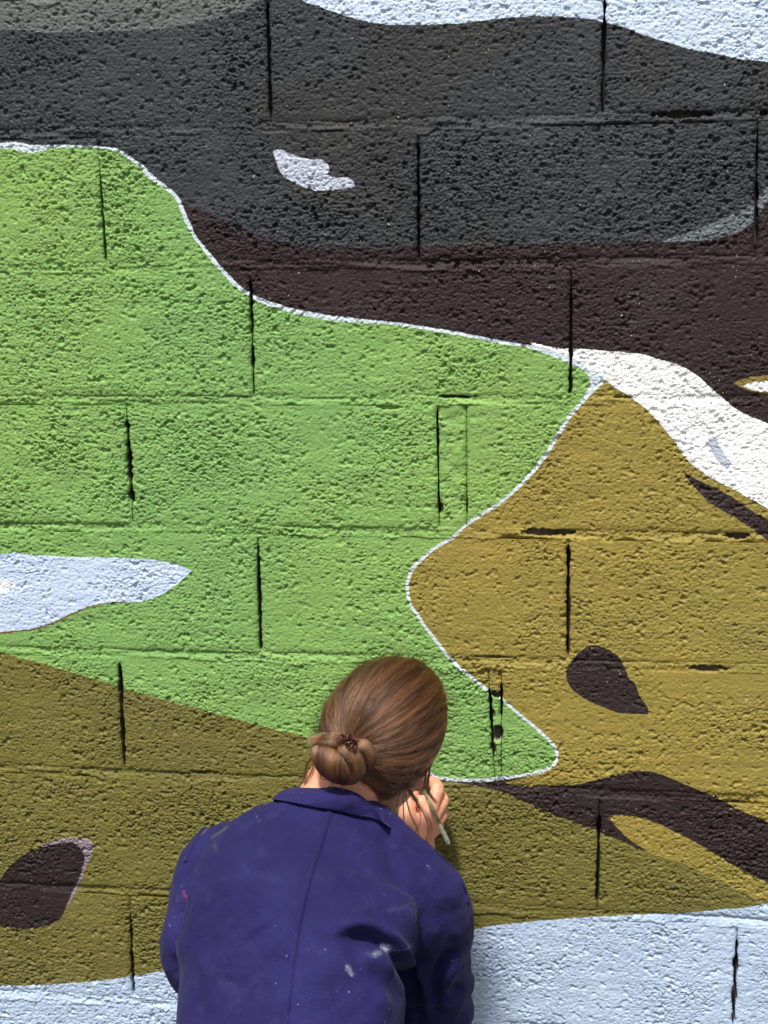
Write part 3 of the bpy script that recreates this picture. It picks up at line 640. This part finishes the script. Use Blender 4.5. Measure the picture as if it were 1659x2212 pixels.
# right hand: palm and five fingers closed on the brush
def hp_(px, py, y): return at(px, py, y)
K = {'index': [hp_(946,1706,-0.088), hp_(938,1692,-0.062), hp_(915,1690,-0.043), hp_(903,1697,-0.030)],
     'middle': [hp_(957,1731,-0.080), hp_(948,1716,-0.050), hp_(925,1708,-0.032), hp_(908,1712,-0.026)],
     'ring': [hp_(957,1758,-0.078), hp_(948,1746,-0.048), hp_(925,1738,-0.034), hp_(908,1742,-0.034)],
     'little': [hp_(948,1784,-0.082), hp_(942,1774,-0.056), hp_(923,1768,-0.044), hp_(910,1770,-0.044)]}
RAD = {'index': [0.0112,0.0100,0.0088,0.0076], 'middle': [0.0108,0.0100,0.0090,0.0078], 'ring': [0.0102,0.0094,0.0084,0.0072], 'little': [0.0092,0.0082,0.0072,0.0062]}
pw = WR_R
for f_ in K:
    base = pw*0.62 + K[f_][0]*0.38
    sk.append(chain([pw*0.9 + K[f_][0]*0.1, base, K[f_][0]], [0.0195, 0.0150, 0.0105], 12, 4)); sk.append(chain(K[f_], RAD[f_], 12, 4))
sk.append(chain([pw*0.8 + hp_(885,1760,-0.11)*0.2, hp_(880,1762,-0.115), hp_(886,1728,-0.098), hp_(897,1704,-0.066)], [0.019,0.0155,0.0115,0.0085], 12, 4))
sk.append(ball(hp_(918,1742,-0.088), (0.016,0.014,0.020)))
# left hand, resting on the thigh
hl = HN_L
for i_ in range(4):
    o_ = np.array([-0.028+0.019*i_, 0, 0]); sk.append(chain([hl*1.0, hl+o_+[0,0.055,-0.02], hl+o_*1.1+[0,0.10,-0.045], hl+o_*1.1+[0,0.118,-0.075]], [0.022,0.012,0.0095,0.0075], 10, 4))
sk.append(chain([hl, hl+[0.03,0.03,-0.01], hl+[0.045,0.07,-0.03]], [0.018,0.012,0.008], 10, 4))
skin = fuse(sk, 0.0026, 2, 'body')
Vs = co(skin); Ns = normals(skin); setco(skin, Vs + Ns*(0.0006*n3(Vs, 60, 3))[:, None])
M_SKIN, t_, b_ = new_mat('skin'); n_ = NB(t_); pos_ = n_.pos()
c_ = n_.mix(n_.ramp(n_.noise(pos_, 40, 3), 0.3, 0.7), srgb(226,164,132), srgb(214,140,112)); c_ = n_.mix(n_.ramp(n_.noise(pos_, 300, 2), 0.35, 0.7), c_, srgb(222,156,124))
t_.links.new(c_, b_.inputs['Base Color']); b_.inputs['Roughness'].default_value = 0.5
b_.inputs['Subsurface Weight'].default_value = 0.25; b_.inputs['Subsurface Radius'].default_value = (0.010, 0.004, 0.002); b_.inputs['Subsurface Scale'].default_value = 0.6
bp_ = n_.n('ShaderNodeBump'); bp_.inputs['Strength'].default_value = 0.3; bp_.inputs['Distance'].default_value = 0.001
t_.links.new(n_.noise(pos_, 500, 3), bp_.inputs['Height']); t_.links.new(bp_.outputs[0], b_.inputs['Normal'])
body = part('body', skin, M_SKIN)
M_EYE, t_, b_ = new_mat('eye'); b_.inputs['Base Color'].default_value = srgb(230,226,220); b_.inputs['Roughness'].default_value = 0.15
M_IRIS, t_, b_ = new_mat('iris'); b_.inputs['Base Color'].default_value = srgb(70,50,36); b_.inputs['Roughness'].default_value = 0.1
def poly_mesh(name, shapes):
    V, F = [], []
    for v, f in shapes:
        o = len(V); V += [tuple(p) for p in v]; F += [tuple(i+o for i in q) for q in f]
    me = bpy.data.meshes.new(name); me.from_pydata(V, [], F); me.update(); return me
for s_ in (1, -1):
    obj('eye', poly_mesh('eye', [ball(hd(s_*0.031,0.074,-0.008), (0.012,0.012,0.012), RH)]), body, M_EYE)
    obj('iris', poly_mesh('iris', [ball(hd(s_*0.031,0.0835,-0.010), (0.0052,0.0035,0.0052), RH)]), body, M_IRIS)
# shoes
M_SHOE, t_, b_ = new_mat('shoe_leather'); b_.inputs['Base Color'].default_value = srgb(46,40,36); b_.inputs['Roughness'].default_value = 0.6
for kx in (-0.53, -0.29):
    a = np.array([kx+0.02,-0.84,0.055])
    me = fuse([ball(a+[0,-0.035,-0.005], (0.036,0.04,0.045)), chain([a+[0,-0.06,-0.01], a+[0.004,-0.10,-0.02], a+[0.006,-0.125,-0.028]], [0.034,0.036,0.026], 14)], 0.004, 4, 'shoe')
    part('shoe', me, M_SHOE)
# ------------------------------------------------------------------ hair, bun and tie
def hair_mat(name, c1_, c2_, rough_=0.32):
    m = bpy.data.materials.new(name); m.use_nodes = True; t = m.node_tree; t.nodes.clear(); n = NB(t)
    h = n.n('ShaderNodeBsdfHairPrincipled'); h.parametrization = 'COLOR'
    info = n.n('ShaderNodeHairInfo')
    f = n.math('ADD', n.math('MULTIPLY', n.attr('tone'), 0.7), n.math('MULTIPLY', info.outputs['Random'], 0.3))
    c = n.mix(f, c1_, c2_)
    t.links.new(c, h.inputs['Color'])
    h.inputs['Roughness'].default_value = rough_; h.inputs['Radial Roughness'].default_value = 0.45; h.inputs['Random Roughness'].default_value = 0.3
    o = n.n('ShaderNodeOutputMaterial'); t.links.new(h.outputs[0], o.inputs[0]); return m
M_HAIR = hair_mat('brown_hair', (0.009,0.0036,0.0018,1), (0.22,0.090,0.034,1))
M_HAIR_DARK = hair_mat('dark_loose_hair', (0.006,0.0025,0.0013,1), (0.03,0.012,0.005,1))
M_SCALP, t_, b_ = new_mat('hair_underlayer'); n_ = NB(t_); t_.links.new(n_.mix(n_.noise(n_.pos(), 300, 3), (0.030,0.014,0.008,1), (0.06,0.028,0.014,1)), b_.inputs['Base Color']); b_.inputs['Roughness'].default_value = 0.6
def strands(name, paths, radii, parent, tones=None, mat=None):
    """real hair strands as curves"""
    cu = bpy.data.hair_curves.new(name); cu.add_curves([len(p) for p in paths])
    cu.position_data.foreach_set('vector', np.concatenate(paths).astype(np.float32).ravel())
    r = np.concatenate([np.full(len(p), q)*np.linspace(1, 0.55, len(p)) for p, q in zip(paths, radii)]).astype(np.float32)
    a = cu.attributes.get('radius') or cu.attributes.new('radius', 'FLOAT', 'POINT'); a.data.foreach_set('value', r)
    tn = np.array(tones if tones is not None else [random.uniform(0.1, 0.8) for _ in paths], np.float32)
    a = cu.attributes.new('tone', 'FLOAT', 'CURVE'); a.data.foreach_set('value', tn)
    cu.materials.append(mat or M_HAIR)
    o = bpy.data.objects.new(name, cu); COL.objects.link(o); o.parent = parent; return o
HR = np.array([0.0875, 0.1025, 0.1095])                 # half axes of the combed hair
KN = np.array([0.0, -0.83, -0.40]); KN /= np.linalg.norm(KN)   # direction of the knot in the unit head
e1 = np.array([0, 0, 1.0]); e1 = e1 - KN*(e1@KN); e1 /= np.linalg.norm(e1); e2 = np.cross(KN, e1)   # e1 towards the crown
if e2[0] < 0: e2 = -e2                                   # e2 to the right
KNOT = hd(*(KN*HR*1.04))
def hairline(phi):
    """angle from the knot to the hairline; phi 0 = over the crown, + = right side"""
    a = abs((phi + math.pi) % (2*math.pi) - math.pi)
    return np.interp(a, [0, 0.7, 1.25, 1.6, 1.9, 2.3, 2.7, math.pi], [2.35, 2.28, 2.0, 1.72, 1.42, 1.18, 1.02, 0.95])
def scalp_point(phi, al, lift):
    d = math.cos(al)*KN + math.sin(al)*(math.cos(phi)*e1 + math.sin(phi)*e2)
    return HC3 + RH@(d*(HR + lift))
# under-layer so that no skin shows between strands
bm = bmesh.new(); NU, NV = 72, 26; g_ = []
for i in range(NU):
    ph = 2*math.pi*i/NU; al = hairline(ph)
    g_.append([bm.verts.new(scalp_point(ph, max(0.02, al*j/NV), -0.0035 - 0.006*(j/NV)**6)) for j in range(NV+1)])
for i in range(NU):
    for j in range(NV): bm.faces.new((g_[i][j], g_[(i+1) % NU][j], g_[(i+1) % NU][j+1], g_[i][j+1]))
bmesh.ops.remove_doubles(bm, verts=bm.verts[:], dist=1e-5); bmesh.ops.recalc_face_normals(bm, faces=bm.faces[:])
me = bpy.data.meshes.new('hair_underlayer'); bm.to_mesh(me); bm.free()
hair = part('hair', me, M_SCALP)
paths, radii, tones = [], [], []
r_ = random.Random(11)
NCL = 190                                               # locks
for c in range(NCL):
    phc = 2*math.pi*(c + r_.random())/NCL; liftc = r_.gauss(0, 0.0015); bend = r_.gauss(0, 0.11); tone = r_.betavariate(0.6, 1.1)
    startc = 1.0 if r_.random() < 0.55 else r_.uniform(0.45, 1.0)
    ns = 78
    for s_ in range(ns):
        ph = (phc + r_.gauss(0, 0.026)) if r_.random() < 0.74 else r_.uniform(0, 6.2832); a0 = hairline(ph)*min(1.0, startc*r_.uniform(0.93, 1.02)); n_p = 15
        pts = []; wob = r_.gauss(0, 0.008); ly = r_.uniform(-0.0015, 0.0012); wave = r_.uniform(0, 6.28); fly = r_.random() < 0.03
        side = math.sin(ph)
        for k in range(n_p):
            t = k/(n_p-1); al = a0*(1-t) + 0.06*t
            sw = al/2.3
            # side hair hangs from the crown and is swept round to the knot
            p2 = ph - 0.55*side*sw*sw*(1 if abs(ph % (2*math.pi) - math.pi) > 0.9 else 0.3) + bend*math.sin(al*1.6) + wob*math.sin(al*5 + wave) + 0.012*math.sin(al*9+c)
            spread = smooth(0.0, 0.5, np.array(al)).item()
            lf = (liftc*smooth(0.0, 0.35, np.array(t)).item() + ly)*spread + 0.0012*math.sin(al*6 + c*1.7)*spread + (0.004*math.sin(al*3+wave)**2*spread if fly else 0)
            lf += 0.008*(1-smooth(0.0, 0.35, np.array(al)).item())
            lf -= 0.007*(1-smooth(0.0, 0.14, np.array(t)).item())
            pts.append(scalp_point(p2, al, lf))
        paths.append(np.array(pts)); radii.append(r_.uniform(0.00014, 0.00026)); tones.append(min(1, max(0, tone + r_.gauss(0, 0.10))))
strands('hair_strand', paths, radii, hair, tones)['kind'] = 'stuff'

def rope(path, rad, n, twist, seed, layers=2, npts=26, flat=1.0):
    """strands wound along a lock: path of 3-D points, radius along it, turns"""
    rr = random.Random(seed); C = crsp(path, npts); Rr = np.interp(np.linspace(0, 1, npts), np.linspace(0, 1, len(rad)), rad)
    T = np.gradient(C, axis=0); T /= np.linalg.norm(T, axis=1)[:, None]
    X = np.zeros_like(C); x = np.cross(T[0], -AF); x /= np.linalg.norm(x)
    for i in range(npts): x = x - T[i]*(x@T[i]); x /= np.linalg.norm(x); X[i] = x
    Y = np.cross(T, X); out = []
    for _ in range(n):
        a = rr.uniform(0, 6.283); q = rr.uniform(0.86, 1.03) if rr.random() < 0.8 else rr.uniform(0.5, 0.9); s0 = rr.uniform(0.0, 0.12); w = rr.gauss(0, 0.12)
        ang = a + twist*6.283*np.linspace(0, 1, npts) + w*np.sin(np.linspace(0, 5, npts) + a)
        p = C + (Rr*q)[:, None]*(np.cos(ang)[:, None]*X + flat*np.sin(ang)[:, None]*Y)
        out.append(p[int(s0*npts):]); bun_tones.append(min(1, max(0, 0.5 + bias + 0.42*math.sin(a*3 + seed) + 0.25*math.sin(a*11) + rr.gauss(0, 0.10))))
    core = ring_tube(C, Rr*0.84, Rr*0.84*flat, X[0], 14)
    return out, core
# depth of the bun: a little nearer to the camera than the knot
kd = (KNOT - CAM)@AF; kpx = to_px(KNOT)
def bn(cx_, cy_, near):                                  # measured on an enlargement of the head
    x, y = (900 + cx_/2.37)/1.507, (2100 + cy_/2.37)/1.507
    return CAM + ray(x, y)*(kd - near)
bun_paths, cores, bun_tones = [], [], []
for path, rad, n, tw, sd_, fl in [
    ([bn(590,760,0.022), bn(520,745,0.033), bn(430,735,0.036), bn(350,745,0.032), bn(300,755,0.026)], [0.0065,0.0095,0.0105,0.0085,0.0045], 420, 0.15, 1, 0.75),
    ([bn(325,775,0.016), bn(365,835,0.026), bn(425,905,0.030), bn(495,970,0.026), bn(545,1010,0.016)], [0.010,0.0185,0.0215,0.0195,0.011], 1300, 0.9, 2, 1.0),
    ([bn(450,745,0.026), bn(535,800,0.038), bn(600,875,0.040), bn(622,955,0.036), bn(580,1020,0.028), bn(500,1050,0.016)], [0.006,0.0105,0.0125,0.0120,0.0100,0.006], 650, 0.3, 3, 0.9),
    ([bn(585,765,0.026), bn(655,770,0.040), bn(712,820,0.041), bn(722,880,0.037), bn(690,925,0.026), bn(650,905,0.018)], [0.006,0.0088,0.0095,0.0095,0.0085,0.006], 520, 0.35, 4, 0.95)]:
    bias = {1: 0.35, 2: -0.05, 3: 0.25, 4: 0.25}[sd_]; ps, core = rope(path, rad, n, tw, sd_, flat=fl); bun_paths += ps; cores.append(core)
rr = random.Random(5)
for _ in range(260):                                     # cut ends standing out to the left of the bun
    a = bn(rr.uniform(430,540), rr.uniform(715,775), rr.uniform(0.026,0.040)); b = bn(rr.uniform(232,310), rr.uniform(700,765), rr.uniform(0.02,0.035)); mid = (a+b)/2 + AU*rr.uniform(0.001,0.007)
    bun_paths.append(crsp([a, mid, b], 9)); bun_tones.append(rr.uniform(0.8, 1.0))
bun = part('hair_bun', poly_mesh('hair_bun', cores), M_SCALP)
strands('bun_strand', bun_paths, [random.uniform(0.0002, 0.00036) for _ in bun_paths], bun, bun_tones)['kind'] = 'stuff'
# loose locks by the ear, at the nape and flying off the crown
loose = []
def lock(pts, n, sp, seed, y0):
    rq = random.Random(seed)
    for _ in range(n):
        j = [rq.gauss(0, sp) for _ in range(4)]
        P = []
        for i, (cx_, cy_) in enumerate(pts):
            f = i/(len(pts)-1); x, y = (900 + (cx_ + (j[0]*(0.3+f) + j[2]*f*f)*2.37)/2.37)/1.507, (2100 + (cy_ + j[1]*1.5)/2.37)/1.507
            P.append(CAM + ray(x, y)*(y0 + j[3]*0.0004))
        loose.append(crsp(P, 18))
ed = (hd(0.085, -0.01, -0.03) - CAM)@AF - 0.012
lock([(1010,990),(985,1080),(978,1200),(982,1340),(985,1480)], 9, 1.2, 1, ed)
lock([(1010,990),(990,1090),(1005,1200),(1040,1320),(1085,1410),(1100,1500),(1095,1570)], 8, 1.5, 2, ed)
lock([(1030,980),(1000,1100),(1060,1180),(1105,1280),(1110,1370),(1060,1450),(985,1480)], 6, 2.0, 3, ed)
lock([(1040,1000),(1030,1110),(1090,1220),(1150,1310),(1180,1400),(1165,1500),(1110,1570)], 16, 5, 4, ed)
lock([(1180,900),(1180,980),(1165,1060),(1160,1110),(1200,1180),(1230,1220)], 26, 3.2, 5, ed+0.01)
lock([(1150,920),(1150,1000),(1140,1080),(1130,1130)], 18, 3.0, 6, ed+0.005)
lock([(990,1000),(960,1120),(935,1200),(925,1300),(940,1360),(1000,1390)], 6, 2.0, 7, ed)
lock([(1000,980),(1010,1060),(1030,1130),(1060,1180),(1085,1200)], 26, 5, 8, ed)
lock([(330,800),(280,860),(240,920),(225,1000),(215,1070)], 22, 3.5, 9, kd+0.02)
lock([(320,830),(290,930),(265,1010),(215,1070)], 14, 6, 10, kd+0.02)
lock([(345,985),(340,1010),(350,1030),(385,1042)], 6, 2.0, 11, kd-0.015)
lock([(430,1060),(405,1110),(385,1170)], 5, 6, 12, kd-0.02); lock([(500,1080),(540,1180),(555,1290)], 4, 5, 13, kd-0.02)
fr = random.Random(21)
for _ in range(480):                                     # flyaway hairs along the outline
    ph = fr.uniform(-2.0, 2.0); al = fr.uniform(0.5, hairline(ph)*0.95); d = fr.uniform(0.25, 0.6); up_ = fr.uniform(0.003, 0.018)
    loose.append(np.array([scalp_point(ph + fr.gauss(0,0.02)*0 + 0.08*k/7*fr.gauss(1,0.2), max(0.1, al - d*k/7), up_*math.sin(math.pi*(k+1)/9)) for k in range(8)]))
strands('loose_strand', loose, [random.uniform(0.00016, 0.00028) if i < 300 else random.uniform(0.00018, 0.00030) for i in range(len(loose))], hair, [random.uniform(0.0, 0.6) for _ in loose], M_HAIR_DARK)['kind'] = 'stuff'
# spiral hair tie
M_TIE, t_, b_ = new_mat('brown_plastic_tie'); b_.inputs['Base Color'].default_value = srgb(78,30,18); b_.inputs['Roughness'].default_value = 0.12; b_.inputs['Transmission Weight'].default_value = 0.35; b_.inputs['Coat Weight'].default_value = 0.5
guide = crsp([bn(488,735,0.040), bn(520,712,0.047), bn(560,715,0.048), bn(600,730,0.044), bn(560,755,0.050), bn(575,785,0.050), bn(610,805,0.046), bn(635,812,0.030)], 170)
Tg = np.gradient(guide, axis=0); Tg /= np.linalg.norm(Tg, axis=1)[:, None]; Xg = np.cross(Tg, AF); Xg /= np.linalg.norm(Xg, axis=1)[:, None]; Yg = np.cross(Tg, Xg)
an = np.linspace(0, 2*math.pi*9, 170); coil = guide + 0.0044*(np.cos(an)[:, None]*Xg + np.sin(an)[:, None]*Yg)
part('hair_tie', poly_mesh('hair_tie', [ring_tube(coil, 0.0015, 0.0015, AF, 8)]), M_TIE)

# ------------------------------------------------------------------ paint brush in the right hand
brush = empty('paint_brush', at(969, 1822, -0.215))
brush['label'] = 'thin paint-stained brush with a white handle end, held in the right hand'; brush['category'] = 'paint brush'
b0, b1 = at(969, 1822, -0.215), at(911, 1697, -0.062); bd = (b1-b0)/np.linalg.norm(b1-b0)
def bp3(s_): return b0 + (b1-b0)*s_
def bmat(name, c, rough_=0.4, metal=0.0):
    m, t, b = new_mat(name); b.inputs['Base Color'].default_value = c; b.inputs['Roughness'].default_value = rough_; b.inputs['Metallic'].default_value = metal; return m, t, b
M_HAN, t_, b_ = bmat('stained_wood', srgb(110,100,84)); n_ = NB(t_)
t_.links.new(n_.mix(n_.ramp(n_.noise(n_.pos(), 130, 3), 0.42, 0.58), srgb(88,82,74), srgb(132,126,92)), b_.inputs['Base Color'])
M_TIP, t_, b_ = bmat('white_paint_tip', srgb(222,220,208)); n_ = NB(t_)
t_.links.new(n_.mix(n_.ramp(n_.noise(n_.pos(), 260, 3), 0.58, 0.66), srgb(226,224,212), srgb(120,112,96)), b_.inputs['Base Color'])
M_FER, _, _ = bmat('ferrule_metal', srgb(150,152,156), 0.35, 0.9); M_BRI, _, _ = bmat('bristle', srgb(190,196,204), 0.8)
def bpart(name, ss, rs, mat):
    P = np.array([bp3(s_) for s_ in ss]); o = obj(name, poly_mesh(name, [ring_tube(P, rs, rs, AR, 14)]), brush, mat); o.matrix_parent_inverse = Matrix.Translation(-brush.location); return o
h_ = bpart('handle', [0.30,0.34,0.5,0.7,0.86,0.93], [0.0026,0.0028,0.0034,0.0037,0.0033,0.0030], M_HAN)
bpart('handle_end', [0.0,0.02,0.12,0.2,0.205,0.235,0.24,0.3], [0.0024,0.0034,0.0037,0.0036,0.0026,0.0026,0.0034,0.0027], M_TIP)
bpart('ferrule', [0.92,0.95,1.04,1.16], [0.0046,0.0056,0.0060,0.0052], M_FER)
bpart('bristle', [1.15,1.22,1.32,1.40], [0.0046,0.0052,0.0040,0.0012], M_BRI)
